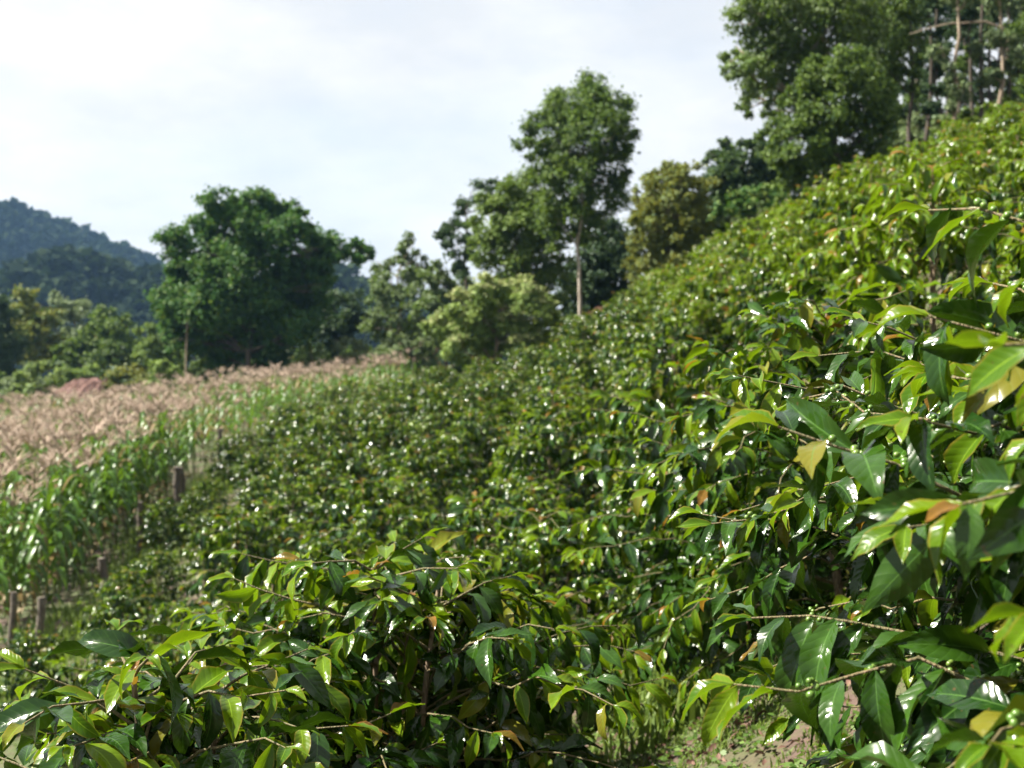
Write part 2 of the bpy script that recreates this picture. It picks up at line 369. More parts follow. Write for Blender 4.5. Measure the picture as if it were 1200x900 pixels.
# ------------------------------------------------------------------ trees
def limb(mb, a, b, r0, r1, bend=.12, n=6, sides=6, mat=0):
    a = np.asarray(a, float); b = np.asarray(b, float); t = np.linspace(0, 1, n)[:, None]
    off = rng.normal(size=3) * np.linalg.norm(b - a) * bend
    pts = a + (b - a) * t + off * (np.sin(t * math.pi)) + rng.normal(size=(n, 3)) * np.linalg.norm(b - a) * .012 * np.sin(t * math.pi)
    tube(mb, pts, r0 + (r1 - r0) * t[:, 0], sides, mat)
    return pts
def tree(name, label, y, base_u, lobes, mats, weights=None, lf=4.6, dens=1.0, trunk_r=.16, bark=None, group=None, cat='tree', flat=1.0,
         shell=.45, base_v=None, clump=.34, limbs=True, trunk_top=None, extra=None, tip=None):
    bark = bark or BARK
    bx = at(base_u, 400, y)[0]; base = np.array([bx, y, height(bx, y) - .1])
    root = empty(name, base); tag(root, label, cat, group)
    Ls = [(at(u, v, y), 1.10 * r * y / F) for u, v, r in lobes]
    cen = np.mean([c for c, r in Ls], axis=0); wid = np.std([c[0] for c, r in Ls]) + .3 * np.mean([r for c, r in Ls])
    Ls = [(c + np.array([0, rng.uniform(-1, 1) * wid * .8, 0]), r) for c, r in Ls]
    # trunk and limbs
    tb = MB()
    top = np.array([cen[0], y, cen[2] + .35 * (max(c[2] for c, r in Ls) - cen[2])]) if trunk_top is None else at(*trunk_top, y)
    tp = limb(tb, base, top, trunk_r, trunk_r * .35, .007, 9, 8)
    tb.v = [v - base for v in tb.v]
    tb.obj('trunk', bark, root)
    if limbs:
        lb = MB()
        for c, r in Ls:
            k = np.argmin(np.linalg.norm(tp[2:] - (c - [0, 0, r * .9]), axis=1)) + 2
            e = limb(lb, tp[k], tp[k] + (c - tp[k]) * .8, trunk_r * .42, trunk_r * .12, .10, 6, 5)
            for _ in range(3):
                limb(lb, e[3 + rng.integers(0, 2)], c + rand_dirs(1, .3)[0] * r * .8, trunk_r * .18, trunk_r * .05, .1, 4, 4)
        if extra: extra(lb)
        lb.v = [v - base for v in lb.v]
        lb.obj('limbs', bark, root)
    # crown
    mb = MB(); lm = lf * y / F
    P = []; D = []; T = []; Mi = []
    w = np.array(weights or [1] * len(mats), float); w /= w.sum()
    for c, r in Ls:
        rp = r * F / y
        nc = max(8, int(30 * dens * (rp / 30) ** 2 * (4.6 / lf) ** .5))
        dd = rand_dirs(nc, .15); rad = rng.uniform(shell, 1.03, nc)
        cc = c + dd * (rad * r)[:, None] * np.array([1, 1, flat])
        for q_ in range(nc):
            k = int(rng.integers(50, 95)); cr = r * clump * rng.uniform(.55, 1.15)
            p = cc[q_] + rng.normal(size=(k, 3)) * cr * .46 * np.array([1, 1, .75])
            P.append(p); o = dd[q_] * .7 + rng.normal(size=(k, 3)) * .75 + [0, 0, .45]
            D.append(o); T.append((rng.random() * .55 + rng.random(k) * .45))
            mi = rng.choice(len(mats), p=w, size=k) if tip is None else np.where((p[:, 2] - c[2] > r * tip) & (rng.random(k) < .75), len(mats) - 1, 0)
            Mi.append(mi)
    P = np.concatenate(P) - base; nrm = norm(np.concatenate(D)); T = np.concatenate(T); Mi = np.concatenate(Mi)
    along = norm(np.cross(nrm, rand_dirs(len(P))))
    R = np.stack([along, np.cross(nrm, along), nrm], -1)
    scatter(mb, QV - [.5, 0, 0], QF, QUV, R, lm * rng.uniform(.7, 1.35, len(P)), P, Mi, T)
    tag(mb.obj('crown', list(mats), root, False), kind='stuff')
    return root

tree('broad_tree', 'broad round-crowned deep green tree standing alone behind the maize field', 90, 287,
     [(268, 246, 20), (300, 242, 22), (332, 252, 20), (240, 264, 20), (286, 268, 30), (352, 266, 18), (218, 288, 20), (252, 294, 28), (322, 284, 30), (366, 286, 22), (388, 296, 18), (408, 292, 15), (422, 294, 9),
      (206, 316, 18), (236, 326, 26), (284, 318, 30), (338, 318, 28), (372, 318, 18), (200, 350, 22), (222, 362, 24), (262, 358, 30), (308, 356, 32), (352, 352, 26), (384, 342, 14), (192, 374, 16), (236, 392, 26), (280, 394, 28), (322, 394, 28),
      (360, 386, 22), (258, 420, 20), (312, 424, 18), (205, 396, 16)], [T_DEEP, T_GREEN], [5, 1], 5.0, 1.6, .24, flat=.9, clump=.46, shell=.4)
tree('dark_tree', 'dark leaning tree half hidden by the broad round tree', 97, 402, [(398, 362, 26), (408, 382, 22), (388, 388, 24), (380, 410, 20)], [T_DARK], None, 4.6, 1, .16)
tree('tall_tree', 'tallest slender tree with pale bare trunk at the edge of the coffee', 62, 681,
     [(690, 116, 28), (662, 124, 28), (716, 126, 24), (646, 150, 26), (700, 152, 36), (622, 168, 20), (725, 172, 20), (668, 178, 34), (708, 196, 30), (640, 196, 24), (668, 222, 34), (702, 232, 30),
      (728, 206, 14), (648, 250, 26), (690, 262, 26), (655, 275, 20)], [T_GREEN, T_DARK], [4, 1], 4.4, .9, .10, BARK_PALE, clump=.38, trunk_top=(684, 150))
tree('leafy_tree', 'mid green tree pressed against the left of the tall pale-trunked tree', 66, 606, [(592, 240, 26), (618, 232, 30), (578, 262, 26), (605, 270, 34), (632, 262, 30), (574, 292, 26), (604, 305, 34), (640, 300, 30), (620, 330, 30), (645, 335, 24)], [T_GREEN, T_PALE], [5, 1], 4.6, .9, .2, BARK_TAN)
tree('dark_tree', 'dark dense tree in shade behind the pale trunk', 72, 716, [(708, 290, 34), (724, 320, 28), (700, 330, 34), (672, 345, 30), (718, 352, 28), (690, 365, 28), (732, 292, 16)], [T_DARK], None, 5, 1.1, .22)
tree('thin_tree', 'sparse dark thin tree with sky showing through its small tufts', 82, 543, [(545, 242, 12), (562, 228, 15), (580, 220, 12), (528, 262, 13), (548, 270, 15), (520, 280, 11), (536, 292, 15), (556, 292, 14), (545, 312, 14)], [T_DARK], None, 4, .8, .12, clump=.45)
tree('ragged_tree', 'ragged grey-green tree right of the broad round tree', 86, 470, [(478, 292, 16), (468, 310, 16), (492, 312, 15), (446, 312, 12), (452, 332, 17), (478, 340, 22), (495, 335, 16), (444, 355, 18), (470, 368, 24), (450, 385, 22), (482, 392, 22), (436, 382, 15)], [T_GREY, T_GREEN], [3, 2], 4.4, .75, .15, BARK_TAN, clump=.42)
tree('low_tree', 'low olive tree under the sparse thin tree', 84, 522, [(512, 328, 18), (534, 330, 20), (520, 350, 22), (545, 348, 20), (505, 366, 20), (540, 372, 22)], [T_GREEN, T_GREY], [1, 1], 4.6, .9, .14)
tree('flowering_shrub', 'rounded pale green shrub tipped with cream blossom below the trees', 58, 575,
     [(570, 346, 20), (598, 342, 20), (548, 362, 22), (578, 368, 26), (618, 352, 20), (636, 364, 17), (528, 376, 20), (512, 384, 15), (556, 390, 24), (600, 386, 26), (634, 384, 18), (575, 408, 22), (540, 408, 18), (615, 408, 18), (652, 372, 11)], [T_PALE, T_TIP], None, 4.8, 1.6, .1, BARK_TAN, cat='shrub', tip=.35, clump=.36)
tree('olive_tree', 'yellowish olive rounded tree between the tall tree and the slope', 57, 786, [(792, 206, 20), (774, 220, 22), (806, 222, 24), (762, 242, 24), (790, 246, 30), (816, 250, 22), (754, 268, 20), (778, 276, 30), (808, 280, 26), (756, 298, 22), (782, 306, 28), (765, 324, 24), (800, 308, 24)], [T_OLIVE, T_GREY], [4, 1], 4.6, 1.2, .16, BARK_TAN)
tree('dark_tree', 'small dark tree just right of the olive tree', 60, 818, [(818, 224, 15), (808, 244, 16), (828, 250, 18), (814, 272, 16)], [T_DARK], None, 4.6, 1.0, .1)
tree('dark_tree', 'wide dark tree behind the crest beside the round leafy tree', 68, 868, [(838, 190, 16), (856, 180, 18), (878, 178, 20), (898, 190, 24), (848, 206, 22), (872, 210, 26), (836, 222, 20), (858, 232, 24), (890, 226, 26), (910, 215, 26), (832, 248, 18)], [T_DARK, T_GREEN], [3, 1], 4.8, 1.3, .16)
tree('low_bush', 'fresh green low bush at the foot of the wide dark tree', 54, 880, [(862, 240, 16), (884, 236, 18), (906, 234, 18), (846, 250, 12)], [T_DEEP, T_PALE], [2, 1], 4.6, 1.0, .07, cat='bush')
tree('spreading_tree', 'tall spreading tree with feathery grey-green crown on the crest', 50, 985,
     [(880, 20, 28), (905, 48, 34), (872, 62, 20), (862, 96, 17), (888, 92, 28), (918, 100, 26), (900, 8, 30), (938, 30, 38), (925, -22, 36), (960, -20, 40), (972, 24, 38), (946, 70, 34), (880, 118, 14), (905, 126, 14), (1000, -15, 38), (1005, 30, 34)],
     [T_GREEN, T_GREY], [2, 1], 4.6, .85, .24, BARK_TAN, clump=.4)
tree('round_tree', 'dense round leafy tree low on the crest above the coffee', 45, 990,
     [(958, 96, 26), (985, 84, 28), (932, 128, 26), (968, 128, 34), (1008, 118, 32), (918, 158, 24), (945, 168, 32), (985, 168, 36), (1028, 152, 30), (925, 196, 24), (958, 204, 30), (998, 204, 30), (1035, 192, 26), (1045, 122, 22), (940, 222, 18)],
     [T_GREEN, T_DARK], [3, 1], 4.6, 1.05, .24)
def bare(u0, v0, u1, v1, y, r):
    return lambda mb: limb(mb, at(u0, v0, y), at(u1, v1, y - .6), r, r * .35, .05, 9, 6)
grove = [(1024, 58, [(1022, 20, 24), (1040, 48, 22), (1030, 84, 24), (1014, 0, 26), (1046, 8, 22)], [T_GREEN, T_GREY], 'leafy tree filling in behind the round tree crown'),
         (1080, 56, [(1076, 150, 16), (1092, 158, 15), (1062, 160, 16), (1104, 150, 13), (1076, 172, 14)], [T_GREY, T_GREEN], 'low grey-green bush under the slender trunks'),
         (1140, 55, [(1132, 138, 14), (1150, 134, 14), (1118, 146, 12), (1164, 128, 13), (1182, 122, 14), (1200, 112, 15)], [T_GREEN, T_PALE], 'low green bush at the crest beneath the bare branch')]
for u, y, lobes, mts, lab in grove:
    tree('crest_tree' if y == 58 else 'crest_bush', lab, y, u, lobes, mts, [3, 1], 4.6, 1.0, .12 if y == 58 else .05, BARK, None, 'tree' if y == 58 else 'bush', clump=.42)
slender = [(1062, 52, [(1056, 12, 24), (1064, 50, 22), (1048, 84, 18), (1070, 92, 14), (1058, -30, 26)], T_GREEN, 'slender leafy tree beside the round tree', BARK, None),
           (1088, 54, [(1098, -25, 26), (1080, 4, 18), (1094, 60, 12), (1102, 106, 11), (1084, 128, 12)], T_DARK, 'dark bare-stemmed tree with scattered tufts', BARK, None),
           (1115, 47, [(1116, 88, 13), (1104, 62, 11), (1122, 112, 12), (1128, -22, 28), (1110, 128, 9)], T_GREY, 'pale grey slender trunk hung with grey-green sprays', BARK_TAN, None),
           (1138, 55, [(1136, -28, 30), (1144, 14, 20), (1126, 30, 13)], T_DARK, 'straight dark trunk with bare middle and high crown', BARK, None),
           (1156, 58, [(1164, -18, 28), (1154, 30, 14)], T_DARK, 'thin dark trunk leaning beside the straight dark one', BARK, None),
           (1170, 48, [(1170, 44, 17), (1184, 64, 14), (1166, -20, 28), (1160, 90, 9)], T_GREY, 'grey-green tree with one long bare horizontal branch', BARK_TAN, bare(1176, 34, 1066, 40, 48, .05)),
           (1192, 51, [(1194, 34, 16), (1188, 78, 15), (1200, 104, 14), (1204, -12, 30)], T_GREY, 'grey-green tree beside the one with the bare branch', BARK, None),
           (1074, 57, [(1078, 70, 12), (1070, -26, 22), (1070, 118, 10)], T_GREEN, 'thin dark stem between the leafy tree and the tufted one', BARK, None),
           (1101, 58, [(1106, 36, 12), (1098, -30, 22), (1098, 84, 10)], T_DARK, 'thin dark stem just behind the sprayed grey trunk', BARK, None),
           (1127, 60, [(1130, 70, 12), (1124, -18, 22), (1122, 100, 10)], T_GREEN, 'thin leafy stem next to the sprayed grey trunk', BARK, None),
           (1147, 52, [(1150, 96, 12), (1146, -24, 22), (1144, 64, 10)], T_GREY, 'thin grey-leaved stem between the two dark straight trunks', BARK, None),
           (1180, 57, [(1178, 100, 12), (1184, -22, 22), (1182, 40, 10)], T_GREEN, 'thin leafy stem right beside the branch-bearing tree', BARK, None),
           (1206, 56, [(1204, 76, 12), (1210, -20, 22), (1200, 30, 10)], T_DARK, 'thin dark stem before the end of the tree line', BARK, None),
           (1218, 50, [(1222, 20, 30), (1226, 66, 24), (1212, 100, 16)], T_GREEN, 'leafy tree at the end of the slender tree line', BARK, None)]
for u, y, lobes, mt, lab, bk, ex in slender:
    tree('slender_tree', lab, y, u, lobes, [mt, T_DARK], [3, 1], 4.4, .8, .11, bk, 'slender trees along the crest', shell=.25, clump=.5, trunk_top=(u + rng.uniform(-6, 8), -20), extra=ex)
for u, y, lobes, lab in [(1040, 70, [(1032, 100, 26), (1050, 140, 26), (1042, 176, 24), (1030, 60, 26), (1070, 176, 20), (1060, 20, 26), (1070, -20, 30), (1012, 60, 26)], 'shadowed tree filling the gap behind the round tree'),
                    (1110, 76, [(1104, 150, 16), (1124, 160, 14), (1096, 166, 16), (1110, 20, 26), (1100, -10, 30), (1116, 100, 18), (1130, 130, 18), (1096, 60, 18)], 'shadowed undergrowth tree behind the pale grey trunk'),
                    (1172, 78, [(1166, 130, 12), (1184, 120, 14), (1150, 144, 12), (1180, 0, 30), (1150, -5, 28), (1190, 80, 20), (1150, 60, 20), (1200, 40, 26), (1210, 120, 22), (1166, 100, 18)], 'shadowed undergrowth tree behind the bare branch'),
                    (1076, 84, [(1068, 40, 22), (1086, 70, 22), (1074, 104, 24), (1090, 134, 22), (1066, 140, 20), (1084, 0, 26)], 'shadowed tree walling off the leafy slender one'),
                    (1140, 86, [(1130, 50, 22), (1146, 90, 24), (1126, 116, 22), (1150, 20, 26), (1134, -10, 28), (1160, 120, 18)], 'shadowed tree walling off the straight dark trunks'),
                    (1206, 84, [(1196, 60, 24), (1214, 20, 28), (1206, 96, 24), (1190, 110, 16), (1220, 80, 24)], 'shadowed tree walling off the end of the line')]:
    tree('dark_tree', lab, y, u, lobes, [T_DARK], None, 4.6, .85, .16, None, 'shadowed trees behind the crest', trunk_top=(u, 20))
# low trees and shrubs behind the maize on the left
for nm, lab, y, u, lobes, mts, cat in [
    ('dark_tree', 'very dark tree at the far end of the valley scrub', 112, 2, [(0, 372, 18), (6, 400, 22), (-14, 395, 30), (0, 425, 24), (-30, 370, 30), (-50, 410, 30)], [T_DARK], 'tree'),
    ('valley_tree', 'olive green tree between the dark tree and the grey one', 124, 42, [(36, 352, 17), (30, 372, 20), (52, 374, 20), (44, 398, 26), (22, 404, 20), (60, 412, 22)], [T_OLIVE, T_GREEN], 'tree'),
    ('valley_tree', 'pale grey-green tree rising behind the olive one', 140, 84, [(76, 358, 15), (92, 366, 16), (84, 384, 22), (100, 394, 18)], [T_GREY], 'tree'),
    ('valley_tree', 'dark green spreading tree over the reddish earth mound', 118, 124, [(124, 372, 18), (110, 390, 20), (140, 388, 20), (126, 406, 24), (98, 412, 20), (148, 414, 20), (120, 426, 20), (80, 424, 16)], [T_GREEN, T_DARK], 'tree'),
    ('valley_tree', 'yellow-green young tree beside the thin pole', 104, 186, [(176, 392, 14), (192, 404, 18), (178, 416, 18), (205, 410, 16), (196, 428, 18)], [T_PALE, T_GREEN], 'tree'),
    ('pale_shrub', 'pale bright shrub beside the reddish earth mound', 88, 46, [(48, 434, 13), (34, 442, 15), (58, 446, 14), (24, 458, 14), (44, 460, 16), (66, 460, 12), (10, 464, 12)], [T_PALE, T_GREY], 'shrub'),
    ('pale_shrub', 'pale bright shrub at the foot of the thin pole', 90, 200, [(196, 436, 13), (210, 438, 12), (184, 446, 13), (204, 452, 15), (218, 448, 10)], [T_PALE], 'shrub'),
    ('dry_shrub', 'dull brownish shrub between mound and thin pole', 91, 150, [(138, 450, 13), (154, 454, 14), (168, 458, 14), (128, 460, 12), (150, 466, 14), (178, 464, 10)], [T_OLIVE, T_DARK], 'shrub'),
    ('pale_shrub', 'small pale shrub under the leaning dark tree', 88, 366, [(364, 412, 12), (376, 420, 13), (356, 424, 10)], [T_PALE, T_GREEN], 'shrub'),
    ('low_bush', 'dull grey-green bush between the dark tree and the ragged one', 89, 408, [(404, 410, 14), (420, 412, 13), (396, 424, 13), (416, 426, 13), (436, 420, 13)], [T_GREY, T_OLIVE], 'bush'),
    ('low_bush', 'grey-green bush at the foot of the ragged tree', 80, 474, [(462, 406, 14), (482, 408, 14), (500, 402, 14), (474, 418, 14), (494, 418, 12), (450, 416, 11)], [T_GREY, T_GREEN], 'bush'),
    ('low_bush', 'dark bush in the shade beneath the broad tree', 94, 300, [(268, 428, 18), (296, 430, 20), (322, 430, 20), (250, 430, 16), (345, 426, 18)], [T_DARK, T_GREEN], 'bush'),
    ('low_bush', 'green bush just past the thin pole', 93, 240, [(234, 424, 14), (248, 430, 14), (228, 440, 12), (246, 444, 12)], [T_GREEN, T_GREY], 'bush'),
    ('rusty_bush', 'small rusty pink bush at the foot of the pale trunk', 60, 702, [(698, 372, 10), (708, 366, 8), (690, 382, 8)], [T_RUST, T_GREY], 'bush'),
    ('rusty_bush', 'small rusty pink bush below the olive tree', 60, 768, [(770, 342, 8), (764, 352, 8), (776, 350, 6)], [T_RUST, T_OLIVE], 'bush')]:
    tree(nm, lab, y, u, lobes, mts, [3, 1][:len(mts)], 4.6, 1.0, .10 if cat == 'tree' else .05, BARK_TAN, cat=cat, clump=.4)

# scrub closing the far edge of the field
scrub = ['dull green', 'grey-green', 'pale green', 'dark', 'yellowish']
where = ['under the very dark valley tree', 'beside the pale shrub near the mound', 'just past the reddish mound', 'in front of the dull brownish shrub', 'between brown shrub and thin pole', 'behind the thin pole',
         'on the pole side of the broad tree', 'below the broad tree trunk', 'past the broad tree trunk', 'below the leaning dark tree', 'between the leaning tree and the ragged one', 'below the ragged tree', 'between the ragged tree and the blossom shrub',
         'tucked under the blossom shrub', 'between blossom shrub and pale trunk', 'right at the pale trunk foot', 'between the pale trunk and olive tree', 'below the olive tree', 'just uphill of the olive tree', 'under the small dark tree', 'under the wide dark tree', 'between the wide dark tree and round tree', 'at the near foot of the round tree']
for q, (u, v, y) in enumerate([(-10, 455, 104), (32, 462, 99), (88, 452, 103), (122, 462, 99), (158, 450, 103), (212, 446, 100), (252, 438, 102), (292, 438, 99), (332, 432, 102), (374, 426, 99), (424, 424, 98), (470, 416, 94), (512, 408, 90),
                               (560, 416, 66), (640, 398, 66), (676, 384, 66), (722, 372, 66), (770, 338, 66), (806, 312, 64), (838, 270, 62), (858, 262, 60), (884, 254, 60), (912, 246, 56)]):
    mt = [[T_GREEN], [T_GREY], [T_PALE, T_GREEN], [T_DARK], [T_OLIVE]][q % 5]
    lobes = [(u + rng.uniform(-26, 26), v + rng.uniform(-8, 16), rng.uniform(11, 18)) for _ in range(7)]
    tree('scrub_bush', scrub[q % 5] + ' low scrub bush ' + where[q], y, u, lobes, mt, None, 4.8, 1.0, .05, BARK_TAN, 'scrub along the far field edge', 'bush', clump=.42)

# reddish earth mound
gxx = np.linspace(-1, 1, 34); Xm, Ym = np.meshgrid(gxx, gxx, indexing='ij')
mc = at(108, 470, 92); hm = 2.2 * np.clip(1 - np.abs(Xm) ** 2.6, 0, 1) * np.clip(1 - np.abs(Ym) ** 2, 0, 1) ** .8
hm = hm * (1 + .12 * vnoise(Xm * 4, Ym * 4, 1, 2)) + .07 * rng.normal(size=hm.shape) * (hm > .1)
gz = at(108, 446, 92)[2] - 2.45
Vm = np.stack([Xm * 4.2 + mc[0], Ym * 2.6 + 92, gz - .3 + hm * 1.25 + .03], -1).reshape(-1, 3)
i = np.arange(33)[:, None] * 34; j = np.arange(33)[None, :]
mb = MB(); mb.add(Vm, np.stack([i + j, i + 34 + j, i + 35 + j, i + j + 1], -1).reshape(-1, 4))
M_RED = bark_material('red_earth', (.055, .026, .022), (.14, .066, .05), 1.6)
tag(mb.obj('earth_mound', M_RED, None, False), 'reddish brown mound of bare earth among the valley shrubs', 'mound')
# thin pole
pb = at(218, 440, 88); mb = MB(); z0 = height(pb[0], 88)
pts = np.array([[0, 0, 0], [.03, 0, 1.5], [-.02, 0, 3.0], [.10, 0, at(221, 376, 88)[2] - z0]]); tube(mb, pts, [.07, .065, .055, .045], 8)
o = mb.obj('wooden_pole', BARK_TAN); o.location = (pb[0], 88, z0); tag(o, 'thin pale wooden pole standing before the broad tree', 'pole')

# ------------------------------------------------------------------ fence posts
posts = [(14, 694, 800, 9, 'slim grey fence post half lost in the maize', .02), (46, 700, 782, 12, 'dark shaded fence post beside the slim grey one', .03),
         (124, 654, 706, 12, 'stubby dark fence post with cut flat top', -.06), (162, 588, 660, 8.5, 'slim pale weathered fence post by the pinkish soil patch', .05),
         (207, 547, 608, 12.5, 'stoutest weathered fence post standing clear of the maize', .04), (217, 549, 588, 5.5, 'thin stick post leaning behind the stoutest post', -.09),
         (258, 502, 553, 7, 'dark fence post among dark maize leaves', .0), (273, 507, 546, 6.5, 'crooked pinkish fence post leaning along the fence', .16), (291, 510, 545, 6.5, 'pale fence post at the far end of the fence', -.02)]
post_pos = []
short = ['slim grey post', 'dark shaded post', 'stubby dark post', 'slim pale post', 'stoutest post', 'thin stick post', 'dark far post', 'crooked pinkish post', 'pale end post']
for (u, vt, vb, w, lab, lean), sh in zip(posts, short):
    hpx = vb - vt
    y = float(np.clip(ground_hit(u, vb, 12, 60), 15, 46))
    b0 = at(u, vb, y); b0[2] = height(b0[0], y) - .05; H = at(u, vt, y)[2] - b0[2]; r = max(w, 5) * y / F / 2 * .82
    post_pos.append((y, sh)); print('post', sh, round(y, 1), round(float(H), 2), round(float(b0[0] - fence_x(y)), 2))
    mb = MB(); n = 9; t = np.linspace(0, 1, n)
    pts = np.stack([lean * H * t + .018 * np.sin(t * 7 + u), .015 * np.sin(t * 5 + u), H * t + 0 * t], -1)
    tube(mb, pts, r * (1.08 - .14 * t + .05 * np.sin(t * 13 + u)), 9)
    o = mb.obj('fence_post', M_POST); o.location = tuple(b0); tag(o, lab, 'post', 'posts of the old fence along the maize')

# ------------------------------------------------------------------ maize
def strip(path, width, normal_hint, twist=0.0, fold=.25):
    "leaf blade along a path; returns verts, faces, uv"
    path = np.asarray(path); n = len(path); tg = norm(np.gradient(path, axis=0))
    side = norm(np.cross(tg, np.broadcast_to(normal_hint, tg.shape))); up = np.cross(side, tg)
    V = np.stack([path + side * width[:, None] + up * (width * fold)[:, None], path, path - side * width[:, None] + up * (width * fold)[:, None]], 1).reshape(-1, 3)
    i = np.arange(n - 1)[:, None] * 3; j = np.arange(2)[None, :]
    f = np.stack([i + j, i + j + 1, i + j + 4, i + j + 3], -1).reshape(-1, 4)
    uv = np.stack([np.repeat(np.linspace(0, 1, n), 3), np.tile([0, .5, 1], n)], -1)
    return V, f, uv
def maize_leaf_mesh(k, n=8, mats=(M_MAIZE,)):
    r = np.random.default_rng(100 + k); Lf = r.uniform(.75, 1.1); t = np.linspace(0, 1, n)
    up = r.uniform(.55, .85); dr = r.uniform(.75, 1.15)
    path = np.stack([Lf * (t * .62 - .06 * t ** 2), .10 * Lf * np.sin(t * 3 + k) * t, Lf * (up * t * 1.7 - dr * t ** 2 * 1.25)], -1)
    w = .060 * np.clip(np.sin(math.pi * (t * .9 + .07)) ** .7, 0.04, 1) * (1 - .15 * t); w[-1] = .003
    return strip(path, w, (0, 0, 1), fold=.3)
def tassel_geo(mb, r, z, mat, n=9, thick=.011):
    for q in range(n):
        a = r.uniform(0, 6.28); sp = 0 if q == 0 else r.uniform(.35, .95); Ls = r.uniform(.22, .36)
        t = np.linspace(0, 1, 4)[:, None]; d = np.array([math.cos(a) * sp, math.sin(a) * sp, 1.0]); d /= np.linalg.norm(d)
        p = np.array([0, 0, z + (.0 if q == 0 else r.uniform(0, .1))]) + d * t * Ls + np.array([math.cos(a), math.sin(a), -.9]) * t ** 2 * Ls * sp * .3
        tube(mb, p, [thick * .7, thick, thick * .9, thick * .4], 3, mat, r.random(), cap=False)
def maize_plan(k):
    r = np.random.default_rng(300 + k); H = r.uniform(2.1, 2.55); nl = int(r.integers(9, 12)); a0 = r.uniform(0, 6.28)
    lv = []
    for q in range(nl):
        z = H * (.12 + .80 * q / nl); s = 1.0 - .45 * (q / nl) ** 3 - (.25 if q < 2 else 0)
        lv.append((z, a0 + math.pi * q + r.normal() * .3, s, int(r.integers(0, 6)), r.random() < (.55 if q < 2 else .10)))
    return H, lv, r
ML = []
for k in range(6):
    V, f, uv = maize_leaf_mesh(k); pair = []
    for mt in (M_MAIZE, M_MAIZE_DRY):
        b = MB(); b.add(V, f, 0, uv); pair.append(b.mesh('maize_leaf', [mt]))
    ML.append(pair)
plans = []
for k in range(7):
    H, lv, r = maize_plan(k); b = MB(); tube(b, [[0, 0, -.05], [.01, 0, H * .5], [0, .01, H]], [.016, .013, .007], 6)
    stalk = b.mesh('stalk', [M_STALK]); b = MB(); tassel_geo(b, r, H - .03, 0, 10, .012); plans.append((H, lv, stalk, b.mesh('tassel', [M_TASSEL])))
# field positions
pos = []
y = 13.5
while y < 94:
    step = .48 if y < 45 else .85
    xr = fence_x(y) - .75; xl = -(600 / F + .03) * y - 1.2
    x = xr - rng.uniform(0, .4)
    while x > xl:
        px, py = x + rng.normal() * .1, y + rng.normal() * .14
        if (px / py > -.42) and py < 78 + 16 * smooth(-.30, -.08, px / py) and vnoise(px, py, 2.0, 9) > -.8: pos.append((px, py))
        x -= .46 if y < 45 else .8
    y += step
pos.sort(key=lambda p: p[1] + .25 * abs(p[0] - fence_x(p[1])))
near, rest = pos[:300], pos[300:]
for n_, (x, y) in enumerate(near):
    k = int(rng.integers(0, 7)); H, lv, st, ta = plans[k]
    root = empty('maize_plant', (x, y, height(x, y)), rng.uniform(0, 6.28), rng.uniform(.95, 1.2))
    root.rotation_euler = (rng.normal() * .04, rng.normal() * .04, rng.uniform(0, 6.28))
    gap = float(fence_x(y)) - x
    deep = 'in the front line of the field' if gap < 1.5 else 'a few lines into the field' if gap < 4 else 'deep in the field'
    npost = min(post_pos, key=lambda p: abs(p[0] - y))[1]
    tag(root, 'leafy maize plant %s, behind the %s' % (deep, npost), 'maize', 'maize plants along the fence')
    link('stalk', st, root); link('tassel', ta, root)
    for z, a, s, v, dry in lv:
        o = link('leaf', ML[v][1 if dry else 0], root); o.location = (0, 0, z); o.rotation_euler = (0, 0, a); o.scale = (s, s, s)
mb = MB()
low = [maize_leaf_mesh(k, 5) for k in range(6)]
lowt = []
for k in range(4):
    b = MB(); tassel_geo(b, np.random.default_rng(40 + k), 0, 0, 9, .013); fs = [f[0] for f in b.f]
    lowt.append((np.concatenate(b.v), np.concatenate(fs)))
LP = {k: [] for k in range(6)}; TP = {k: [] for k in range(4)}
for x, y in rest:
    H, lv, _, _ = plans[int(rng.integers(0, 7))]; s = rng.uniform(.80, 1.06) * (1 + .10 * float(vnoise(x, y, 3.0, 2))); z0 = height(x, y); a0 = rng.uniform(0, 6.28)
    tube(mb, [[x, y, z0], [x, y, z0 + H * s]], [.018, .01], 3, 1, rng.random(), cap=False)
    for z, a, sc, v, dry in lv[3:]: LP[v].append((x, y, z0 + z * s, a + a0, sc * s, 2 if (dry or rng.random() < .14) else 0))
    if rng.random() < .74: TP[int(rng.integers(0, 4))].append((x, y, z0 + H * s - .04, a0, s * rng.uniform(1.0, 1.35)))
    if y > 40 and rng.random() < .2:
        TP[int(rng.integers(0, 4))].append((x + rng.normal() * .22, y + rng.normal() * .22, z0 + H * s - rng.uniform(.02, .35), a0, s * rng.uniform(.9, 1.3)))
def rotz(a):
    R = np.zeros((len(a), 3, 3)); R[:, 0, 0] = np.cos(a); R[:, 0, 1] = -np.sin(a); R[:, 1, 0] = np.sin(a); R[:, 1, 1] = np.cos(a); R[:, 2, 2] = 1; return R
for v, A in LP.items():
    A = np.array(A); scatter(mb, low[v][0], low[v][1], low[v][2], rotz(A[:, 3]), A[:, 4], A[:, :3], A[:, 5].astype(int), rng.random(len(A)))
for v, A in TP.items():
    A = np.array(A); scatter(mb, lowt[v][0], lowt[v][1], np.zeros((len(lowt[v][0]), 2)), rotz(A[:, 3]), A[:, 4], A[:, :3], 3, rng.random(len(A)))
tag(mb.obj('maize_field', [M_MAIZE, M_STALK, M_MAIZE_DRY, M_TASSEL]), 'far maize field topped with pinkish tan dry tassels', 'maize', kind='stuff')

